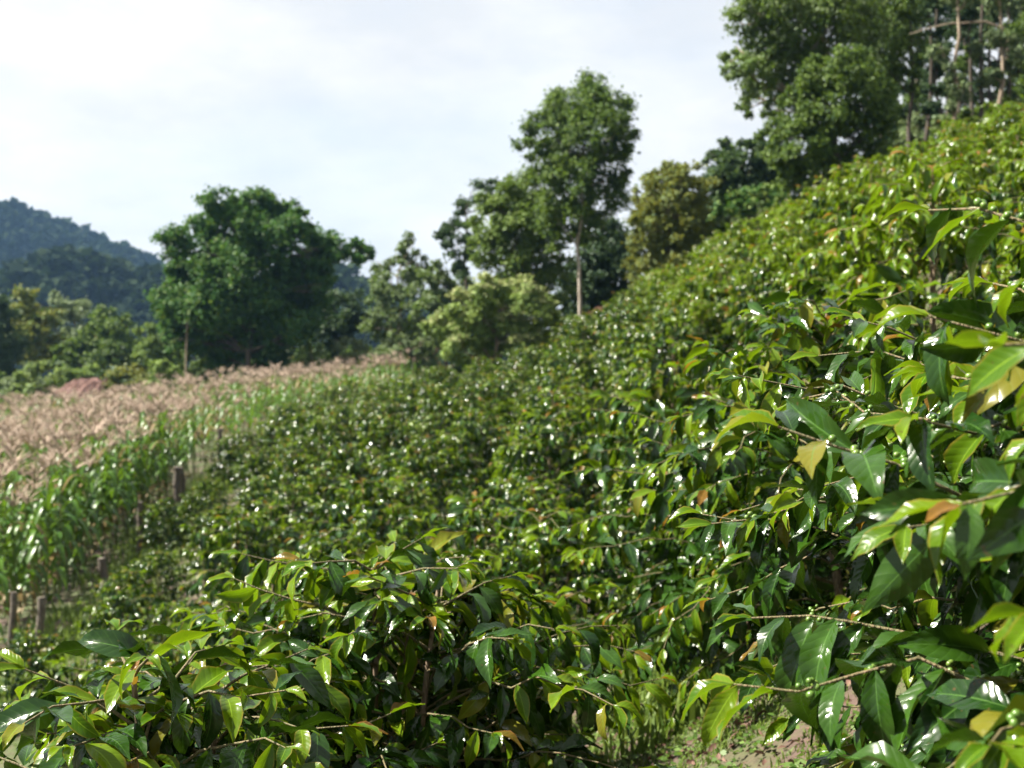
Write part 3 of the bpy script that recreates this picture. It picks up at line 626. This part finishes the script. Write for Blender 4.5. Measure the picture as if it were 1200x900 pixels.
# ------------------------------------------------------------------ coffee leaves
def coffee_leaf(k, nseg, half):
    r = np.random.default_rng(k * 13 + 5); t = np.linspace(0, 1, nseg + 1)
    wd = r.uniform(.18, .22); w = .9 * wd * np.sin(math.pi * np.clip(t, 0, 1) ** .92) ** .85 * (1 - .38 * t ** 5); w[0] = .012; w[-1] = .004
    w *= 1 - .34 * smooth(.78, .97, t)
    arch = r.uniform(.22, .80); fold = r.uniform(.10, .75); amp = r.uniform(.02, .05); fr = r.uniform(1.6, 2.5); ph = r.uniform(0, 6); sway = r.normal() * .11
    s = np.linspace(-1, 1, 2 * half + 1)
    T, S = np.meshgrid(t, s, indexing='ij'); W = np.interp(T, t, w)
    ang = arch * 1.9 * T
    xx = np.where(arch > 0, np.sin(ang) / (arch * 1.9), T); zz = -(1 - np.cos(ang)) / (arch * 1.9)
    up = fold * np.abs(S) * W + amp * np.abs(S) ** 1.5 * np.sin(T * fr * 6.283 + ph + (S > 0) * 1.1) - .12 * fold * W * S ** 2
    nx, nz = np.sin(ang), np.cos(ang)
    V = np.stack([xx + up * nx, S * W * math.cos(fold * .6) + sway * T ** 2, zz + up * nz], -1).reshape(-1, 3)
    m_ = 2 * half + 1; i = np.arange(nseg)[:, None] * m_; j = np.arange(2 * half)[None, :]
    f = np.stack([i + j, i + m_ + j, i + m_ + j + 1, i + j + 1], -1).reshape(-1, 4)
    uv = np.stack([T, S * .5 + .5], -1).reshape(-1, 2)
    return V, f, uv
NV = 14
HI = [coffee_leaf(k, 7, 2) for k in range(NV)]
LO = [coffee_leaf(k, 4, 1) for k in range(NV)]
XLO = [coffee_leaf(k, 2, 1) for k in range(NV)]
HI_MESH = []
for V, f, uv in HI:
    trio = []
    for mt in COFFEE:
        b = MB(); b.add(V, f, 0, uv); trio.append(b.mesh('coffee_leaf', [mt]))
    HI_MESH.append(trio)

def gen_bush(r, H, Rad, nst=2, young=.10, leaf=.135, level=.065, node=.048, lean=(0, 0)):
    "local geometry lists of one coffee bush"
    stems = []; branches = []; leaves = []; nodes = []
    for s in range(nst):
        a = r.uniform(0, 6.28); sp = .0 if nst == 1 else r.uniform(.10, .22) * Rad; hh = H * r.uniform(.86, 1.0)
        t = np.linspace(0, 1, 7)
        st = np.stack([math.cos(a) * sp * t ** .7 + lean[0] * t + .02 * np.sin(t * 6 + a), math.sin(a) * sp * t ** .7 + lean[1] * t + .02 * np.cos(t * 5 + a), hh * .93 * t], -1)
        stems.append(st)
        z = .10 * hh; az = r.uniform(0, 6.28)
        while z < hh * .93:
            tt = z / (hh * .93); p0 = np.array([np.interp(tt, t, st[:, c]) for c in range(3)])
            prof = (.72 + .28 * math.sin(min(1, tt / .5) * math.pi / 2)) if tt < .5 else 1.0 - .74 * ((tt - .5) / .5) ** 1.35
            az += math.pi / 2 + r.normal() * .4
            for o in (0, math.pi):
                aa = az + o + r.normal() * .18; Lb = Rad * prof * r.uniform(.72, 1.12); nb = max(3, int(Lb / .09) + 2)
                q = np.linspace(0, 1, nb); rise = min(.72, (.85 * tt + .08) * r.uniform(.6, 1.4)); drp = r.uniform(.25, .6) * (1.15 - .4 * tt)
                side = r.normal() * .10
                br = p0 + np.stack([(math.cos(aa) * q - math.sin(aa) * side * q ** 2) * Lb, (math.sin(aa) * q + math.cos(aa) * side * q ** 2) * Lb, (rise * q - drp * q ** 2) * Lb], -1)
                br[1:] += r.normal(size=(nb - 1, 3)) * .009
                branches.append(br)
                cum = np.arange(.24 * Lb if Lb > .3 else .05, Lb, node)
                for d in cum:
                    f = d / Lb; pp = np.array([np.interp(f, q, br[:, c]) for c in range(3)])
                    tg = np.array([np.interp(min(1, f + .05), q, br[:, c]) - np.interp(max(0, f - .05), q, br[:, c]) for c in range(3)]); tg /= np.linalg.norm(tg) + 1e-9
                    if f < .9: nodes.append((pp, len(branches) - 1))
                    for sd in (-1, 1):
                        if r.random() < (.22 if f < .5 else .05): continue
                        lat = np.array([-tg[1], tg[0], 0]) * sd; lat /= np.linalg.norm(lat) + 1e-9
                        dr = lat * r.uniform(.5, 1.1) + tg * r.uniform(.1, .9) + np.array([0, 0, r.uniform(-.6, .5) if r.random() < .62 else -r.uniform(.5, 1.6)])
                        tipness = f > .86
                        sz = leaf * r.uniform(.75, 1.18) * (.72 if tipness else 1.0)
                        mt = 0
                        if tipness: mt = 1 if r.random() < .40 + young else 0
                        elif r.random() < young * (2.6 if tt > .68 else 1.0 if tt > .45 else .3): mt = 1  # lighter leaves gathered near the top paint the sunlit bush top into colour
                        leaves.append((pp + lat * .008, dr, sz, mt, r.normal() * .62, len(branches) - 1))
                # shoot tip
                tg = br[-1] - br[-2]; tg /= np.linalg.norm(tg) + 1e-9
                for k in range(2):
                    lat = np.array([-tg[1], tg[0], 0]) * (1 if k else -1)
                    leaves.append((br[-1], tg * 1.0 + lat * r.uniform(.35, .7) + np.array([0, 0, r.uniform(-.25, .45)]), leaf * r.uniform(.40, .72), 2 if r.random() < .03 + young * .7 else 1, r.normal() * .4, len(branches) - 1))
            z += level * r.uniform(.8, 1.2)
        for k in range(6):
            a = k * 1.57 + r.uniform(-.3, .3)
            leaves.append((st[-1] + np.array([0, 0, -.03 * (k // 2)]), np.array([math.cos(a), math.sin(a), 1.3 - .55 * (k // 2)]), leaf * (.45 + .22 * (k // 2)), 2 if (k < 2 and r.random() < .75) or r.random() < .15 else 1, r.normal() * .2, -1 - s))
    return stems, branches, leaves, nodes
def leaf_arrays(leaves):
    P = np.array([l[0] for l in leaves]); D = np.array([l[1] for l in leaves]); S = np.array([l[2] for l in leaves]); Mi = np.array([l[3] for l in leaves]); Ro = np.array([l[4] for l in leaves])
    return P, frames(D, Ro), S, Mi
def foliage_mesh(P, R, S, Mi, tmpl, name='foliage', r=rng):
    b = MB(); va = r.integers(0, NV, len(P))
    for v in range(NV):
        m_ = va == v
        scatter(b, tmpl[v][0], tmpl[v][1], tmpl[v][2], R[m_], S[m_], P[m_], Mi[m_], r.random(m_.sum()))
    return b.mesh(name, COFFEE)
# green cherries
def ball(r=1.0):
    b = MB(); th = np.linspace(0, math.pi, 6)[1:-1]; ph = np.linspace(0, 2 * math.pi, 8, endpoint=False)
    V = [[0, 0, 1]] + [[math.sin(a) * math.cos(c), math.sin(a) * math.sin(c), math.cos(a) * 1.12] for a in th for c in ph] + [[0, 0, -1]]
    f4 = []; f3 = []
    for i in range(3):
        for j in range(8): f4.append([1 + i * 8 + j, 1 + (i + 1) * 8 + j, 1 + (i + 1) * 8 + (j + 1) % 8, 1 + i * 8 + (j + 1) % 8])
    for j in range(8): f3.append([0, 1 + j, 1 + (j + 1) % 8]); f3.append([33, 25 + (j + 1) % 8, 25 + j])
    V = np.array(V); b.add(V, f4); b.f[0] = (b.f[0][0], b.f[0][1], b.f[0][2], b.f[0][3]); b.f.append((np.array(f3), np.zeros(16, int), np.zeros(16), np.zeros((0, 2))))
    return b.mesh('cherry', [M_CHERRY])
CHERRY = ball()
from mathutils import Matrix
n_leaf_objs = 0
def near_bush(x, y, H, Rad, label, group=None, seed=0, nst=2, young=.1, leaf=.135, cap=300, cherries=0, lean=(0, 0), level=.066, name='coffee_bush'):
    global n_leaf_objs
    r = np.random.default_rng(seed); base = np.array([x, y, float(height(x, y)) - .03])
    stems, branches, leaves, nodes = gen_bush(r, H, Rad, nst, young, leaf, level, .048, lean)
    root = empty(name, base); tag(root, label, 'coffee bush', group)
    stem_o = []; branch_o = []
    for st in stems:
        b = MB(); tube(b, st, np.linspace(.018, .006, len(st)), 7); stem_o.append(b.obj('stem', M_STEM, root))
    for br in branches:
        b = MB(); tube(b, br, np.linspace(.0048, .0018, len(br)), 5); branch_o.append(b.obj('branch', M_TWIG, root))
    holder = lambda k: branch_o[k] if k >= 0 else stem_o[-1 - k]
    P, R, S, Mi = leaf_arrays(leaves); W = P + base
    ok = np.array([in_view(p, .03) for p in W]); ctr = np.array([0, 0, H * .6]); out_ = norm(P - ctr)
    tocam = norm(-base[None] - ctr[None]); face = (out_ @ tocam.T)[:, 0]
    score = ok * 10 + face * .6 + np.linalg.norm(P - ctr, axis=1) / Rad * .6 + S / np.linalg.norm(W, axis=1) * 8 + (P[:, 2] / H) * .5
    order = np.argsort(-score); pick = [k for k in order[:cap] if ok[k]]; rest_ = np.setdiff1d(np.arange(len(P)), pick)
    for k in pick:
        o = link('leaf', HI_MESH[int(r.integers(0, NV))][Mi[k]], holder(leaves[k][5]))
        M = Matrix([[*(R[k][a] * S[k]), P[k][a]] for a in range(3)] + [[0, 0, 0, 1]]); o.matrix_basis = M
    n_leaf_objs += len(pick)
    if len(rest_):
        tag(link('foliage', foliage_mesh(P[rest_], R[rest_], S[rest_], Mi[rest_], HI if y < 4 else LO, r=r), root), kind='stuff')
    if cherries:
        nd = sorted([n for n in nodes if in_view(n[0] + base, .02)], key=lambda n: np.linalg.norm(n[0] + base))[: cherries * 4]
        for p, bi in [nd[q] for q in r.permutation(len(nd))[:cherries]]:
            for q in range(int(r.integers(3, 8))):
                o = link('cherry', CHERRY, holder(bi)); s_ = r.uniform(.0042, .0066); dv = norm(r.normal(size=3)) * .014
                o.location = tuple(p + dv); o.scale = (s_,) * 3; o.rotation_euler = tuple(r.uniform(0, 3, 3))
    return root

ROW_DX = .064; PITCH_ROW = 2.02
near_bush(-.80, 3.05, 1.58, .74, 'low coffee bush with bronze tips and broad single leaves, stands before the fence', seed=11, young=.13, leaf=.145, nst=3)
near_bush(-.32, 3.72, 1.58, .82, 'spreading coffee bush with bronze shoot tips beside the grassy path', seed=12, young=.13, leaf=.14, nst=3)
near_bush(-1.05, 4.75, 1.15, .80, 'shaded coffee bush filling the gap behind the two bronze-tipped bushes', seed=15, young=.12, leaf=.14)
near_bush(1.24, 1.48, 1.60, .80, 'coffee bush with dark drooping leaves crowding the biggest bush from uphill', seed=16, young=.06, leaf=.14, cherries=12)
near_bush(1.10, 1.95, 1.22, .88, 'biggest coffee bush with very large leaves and clusters of green cherries', seed=13, young=.04, leaf=.15, cherries=65, nst=3)
near_bush(1.22, 3.0, 1.22, .86, 'tall coffee bush hung with green cherries behind the biggest bush', seed=14, young=.08, leaf=.14, cherries=65, nst=3)

# remaining rows
bushes = []
for k in range(-6, 15):
    x0 = 1.22 + k * PITCH_ROW
    y = 1.2 + (k % 2) * .5
    while y < 66:
        x = x0 + ROW_DX * y + rng.normal() * (.10 if y < 7 else .20) + .22 * math.sin(y * .31 + k) * smooth(6, 12, y) + ((-.14 if y < 6.5 else -.26) if k == 0 else .10 if k == -1 else -.35 * (1 - smooth(10, 18, y)) if k == 1 else 0); yy = y + rng.normal() * .10
        if k == 0 and yy < 3.55: y += .98; continue
        if k == -1 and yy < 4.45: y += .98; continue
        fx = float(fence_x(yy)) + .55
        lim = 54 + 6 * math.sin(x * .7) if x > 2.5 else 66
        if x < 2 and yy > 58: lim = 60
        if x > fx and yy < lim:
            z = float(height(x, yy)); uu = 600 + (x - .2) / yy * F; vv = 400 - (z + .95) / yy * F
            if -(600 / F) * yy - .9 < x < (600 / F) * yy + .9 and yy > 1.5 and (z + 1.5) / yy > -.34:
                if vnoise(x, yy, 1.3, 4) > -.72: bushes.append((x, yy, k))
        y += (1.25 if y < 8 else 1.78) * rng.uniform(.92, 1.1)
for y in np.arange(27, 56, 2.1):
    for kk in (1, 2):
        x = 1.22 + (kk - .5) * PITCH_ROW + ROW_DX * y + rng.normal() * .25
        if y < 50 or kk == 1: bushes.append((x, y + rng.normal() * .3, kk))
bushes.sort(key=lambda b: b[1])
ORD = ['first', 'second', 'third', 'fourth', 'fifth', 'sixth', 'seventh', 'eighth', 'ninth', 'tenth', 'eleventh', 'twelfth', 'thirteenth', 'fourteenth', 'fifteenth', 'sixteenth']
def bush_text(x, y, k):
    if k >= 0: return ('coffee bush in the %s row uphill of the grassy path' if k < 2 else 'yellow-green coffee bush on the slope, %s row uphill of the grassy path') % ORD[k], 'coffee bushes uphill of the grassy path'
    return ('glossy coffee bush in the %s row downhill of the grassy path' if k > -4 else 'dark coffee bush near the fence, %s row downhill of the grassy path') % ORD[-k - 1], 'coffee bushes downhill of the grassy path'
LEAF_Y = 10.2
protos = {}
def proto(kind, i):
    if (kind, i) not in protos:
        r = np.random.default_rng(900 + i + 50 * kind); H = 1.78
        st, br, lv, nd = gen_bush(r, H, .88, 2, (.14, .38)[kind], .185, .078, .066)  # slope kind gets more light leaves, its sunlight put into leaf colour
        P, R, S, Mi = leaf_arrays(lv); me = foliage_mesh(P, R, S, Mi, LO, r=r)
        b = MB()
        for s in st: tube(b, s, np.linspace(.02, .007, len(s)), 6)
        sm = b.mesh('stem', [M_STEM]); b = MB()
        for s in br: tube(b, s[::2] if len(s) > 4 else s, .004, 3, cap=False)
        protos[(kind, i)] = (me, sm, b.mesh('branches', [M_TWIG]), (P, R, S, Mi))
    return protos[(kind, i)]
far_list = []
for n_, (x, y, k) in enumerate(bushes):
    lab, grp = bush_text(x, y, k)
    kind = 1 if k >= 1 else 0
    sc = rng.uniform(.74, 1.16) * (.94 if k < 0 else 1.0) * (1.12 if y > 9 else 1.0)
    if x < fence_x(y) + 3.0 and y < 45: sc *= .66 + .16 * smooth(20, 45, y)
    if y < LEAF_Y:
        near_bush(x, y, 1.56 * sc, .88 * sc, lab, grp, 2000 + n_, 2, .34 if kind else .16, .16, 200 if y > 5.5 else 260, cherries=10 if (k == 0 and y < 5) else 0, level=.07)  # uphill rows again take extra light leaves as painted sunlight
    elif n_ < 296:
        me, sm, bm_, _ = proto(kind, int(rng.integers(0, 6)))
        root = empty('coffee_bush', (x, y, float(height(x, y)) - .03), rng.uniform(0, 6.28), sc); tag(root, lab, 'coffee bush', grp); root.scale = (sc * .92, sc * .92, sc * rng.uniform(1.0, 1.16))
        tag(link('foliage', me, root), kind='stuff'); link('stem', sm, root); tag(link('branches', bm_, root), kind='stuff')
    else:
        far_list.append((x, y, kind, sc))
mb = MB()
for x, y, kind, sc in far_list:
    P, R, S, Mi = proto(kind, int(rng.integers(0, 6)))[3]
    base = np.array([x, y, float(height(x, y))]); a = rng.uniform(0, 6.28); c, s = math.cos(a), math.sin(a); Q = np.array([[c, -s, 0], [s, c, 0], [0, 0, 1]])
    keep = np.nonzero((rng.random(len(P)) < .34) & (P[:, 2] > .35))[0]
    v = int(rng.integers(0, NV)); scatter(mb, XLO[v][0], XLO[v][1], XLO[v][2], Q @ R[keep], S[keep] * sc * 1.35, (P[keep] @ Q.T) * sc + base, Mi[keep], rng.random(len(keep)))
if far_list: tag(mb.obj('coffee_rows', COFFEE), 'farthest rows of small coffee bushes reaching up to the trees', 'coffee bushes', kind='stuff')

# ------------------------------------------------------------------ grass, weeds and litter
def blades(n, xs, ys, hs, mb, mat, lean=.5, w=.006):
    z = height(xs, ys); a = rng.uniform(0, 6.28, n); hgt = hs * rng.uniform(.5, 1.3, n); ln = rng.uniform(.1, lean, n)
    base = np.stack([xs, ys, z - .01], -1); d = np.stack([np.cos(a), np.sin(a), 0 * a], -1); sd = np.stack([-np.sin(a), np.cos(a), 0 * a], -1)
    m1 = base + d * (ln * hgt * .35)[:, None] + np.array([0, 0, 1]) * (hgt * .6)[:, None]; tp = base + d * (ln * hgt * 1.1)[:, None] + np.array([0, 0, 1]) * (hgt * (1 - .35 * ln))[:, None]
    ww = (w * rng.uniform(.6, 1.5, n))[:, None]
    V = np.stack([base - sd * ww, base + sd * ww, m1 + sd * ww * .8, m1 - sd * ww * .8, tp], 1).reshape(-1, 3); o = np.arange(n)[:, None] * 5
    t = rng.random(n)
    mb.add(V, np.concatenate([o + [0, 1, 2, 3]]), mat, None, t)
    nb = len(V); V2 = V.reshape(n, 5, 3)[:, 2:, :].reshape(-1, 3); o = np.arange(n)[:, None] * 3
    mb.add(V2, o + [1, 0, 2], mat, None, t)
mb = MB()
n = 16000; ys = rng.uniform(3.2, 9.5, n); xs = .42 + ROW_DX * ys + rng.normal(size=n) * .33
kp = vnoise(xs, ys, .28, 3) > -.25; xs, ys = xs[kp], ys[kp]; blades(len(xs), xs, ys, np.full(len(xs), .05), mb, 0, .9, .004)
for k in range(-5, 8):
    n = 5200 if k in (-1, 0, 1, -2, -3) else 3200; ys = 6 + 43 * rng.random(n) ** 1.3; xs = .42 + k * PITCH_ROW + ROW_DX * ys + rng.normal(size=n) * .22
    kp = (vnoise(xs, ys, 1.1, 6) > (-.35 if k in (-1, 0, 1) else .05)) & (xs > fence_x(ys)); xs, ys = xs[kp], ys[kp]; blades(len(xs), xs, ys, np.full(len(xs), .22), mb, 0, .6, .010)
n = 9000; ys = rng.uniform(14, 48, n); xs = fence_x(ys) + rng.normal(size=n) * .5 + .1; kp = vnoise(xs, ys, 1.0, 8) > -.35; xs, ys = xs[kp], ys[kp]
blades(len(xs), xs, ys, np.full(len(xs), .34), mb, 0, .6, .011)
tag(mb.obj('grass', [M_GRASS]), 'short pale green grass along the path and fence', 'grass', kind='stuff')
mb = MB(); n = 6500; ys = rng.uniform(3.0, 9, n); xs = .45 + ROW_DX * ys + rng.normal(size=n) * .36; kp = vnoise(xs, ys, .22, 12) > .0; xs, ys = xs[kp], ys[kp]; n = len(xs)
P = np.stack([xs, ys, height(xs, ys) + rng.uniform(.01, .07, n)], -1); d = rand_dirs(n) * [1, 1, .35]
scatter(mb, QV, QF, QUV, frames(d, rng.normal(size=n) * .5), rng.uniform(.018, .045, n), P, 0, rng.random(n))
tag(mb.obj('weeds', [M_WEED]), 'small broad-leaved weeds spreading over the path', 'weeds', kind='stuff')
mb = MB(); n = 2600; ys = rng.uniform(2.6, 10, n); xs = .40 + ROW_DX * ys + rng.normal(size=n) * .45
P = np.stack([xs, ys, height(xs, ys) + rng.uniform(.004, .02, n)], -1); d = rand_dirs(n) * [1, 1, .25]; va = rng.integers(0, NV, n)
for v in range(NV):
    q_ = va == v; scatter(mb, LO[v][0], LO[v][1], LO[v][2], frames(d[q_], rng.normal(size=q_.sum()) * .9), rng.uniform(.03, .07, q_.sum()), P[q_], 0, rng.random(q_.sum()))
tag(mb.obj('leaf_litter', [M_LITTER]), 'pinkish brown dry leaf litter on the path', 'litter', kind='stuff')
print('leaf objects', n_leaf_objs, 'bushes', len(bushes), 'far', len(far_list), 'maize', len(pos))

# ------------------------------------------------------------------ air
HAZE = True
if HAZE:
    b = MB(); x0, x1, y0, y1, z0, z1 = -1540, 1540, -1530, 1560, -52, 150
    V = [[x0, y0, z0], [x1, y0, z0], [x1, y1, z0], [x0, y1, z0], [x0, y0, z1], [x1, y0, z1], [x1, y1, z1], [x0, y1, z1]]
    b.add(V, [[0, 3, 2, 1], [4, 5, 6, 7], [0, 1, 5, 4], [1, 2, 6, 5], [2, 3, 7, 6], [3, 0, 4, 7]])
    m, nt, N, L = new_mat('haze_air'); pv = N('ShaderNodeVolumePrincipled'); pv.inputs['Density'].default_value = .00010; pv.inputs['Color'].default_value = (.32, .58, 1, 1); pv.inputs['Anisotropy'].default_value = .2
    o = N('ShaderNodeOutputMaterial'); L(pv.outputs[0], o.inputs['Volume'])
    tag(b.obj('haze', m, None, False), 'pale blue haze in the valley air', 'haze', kind='stuff')
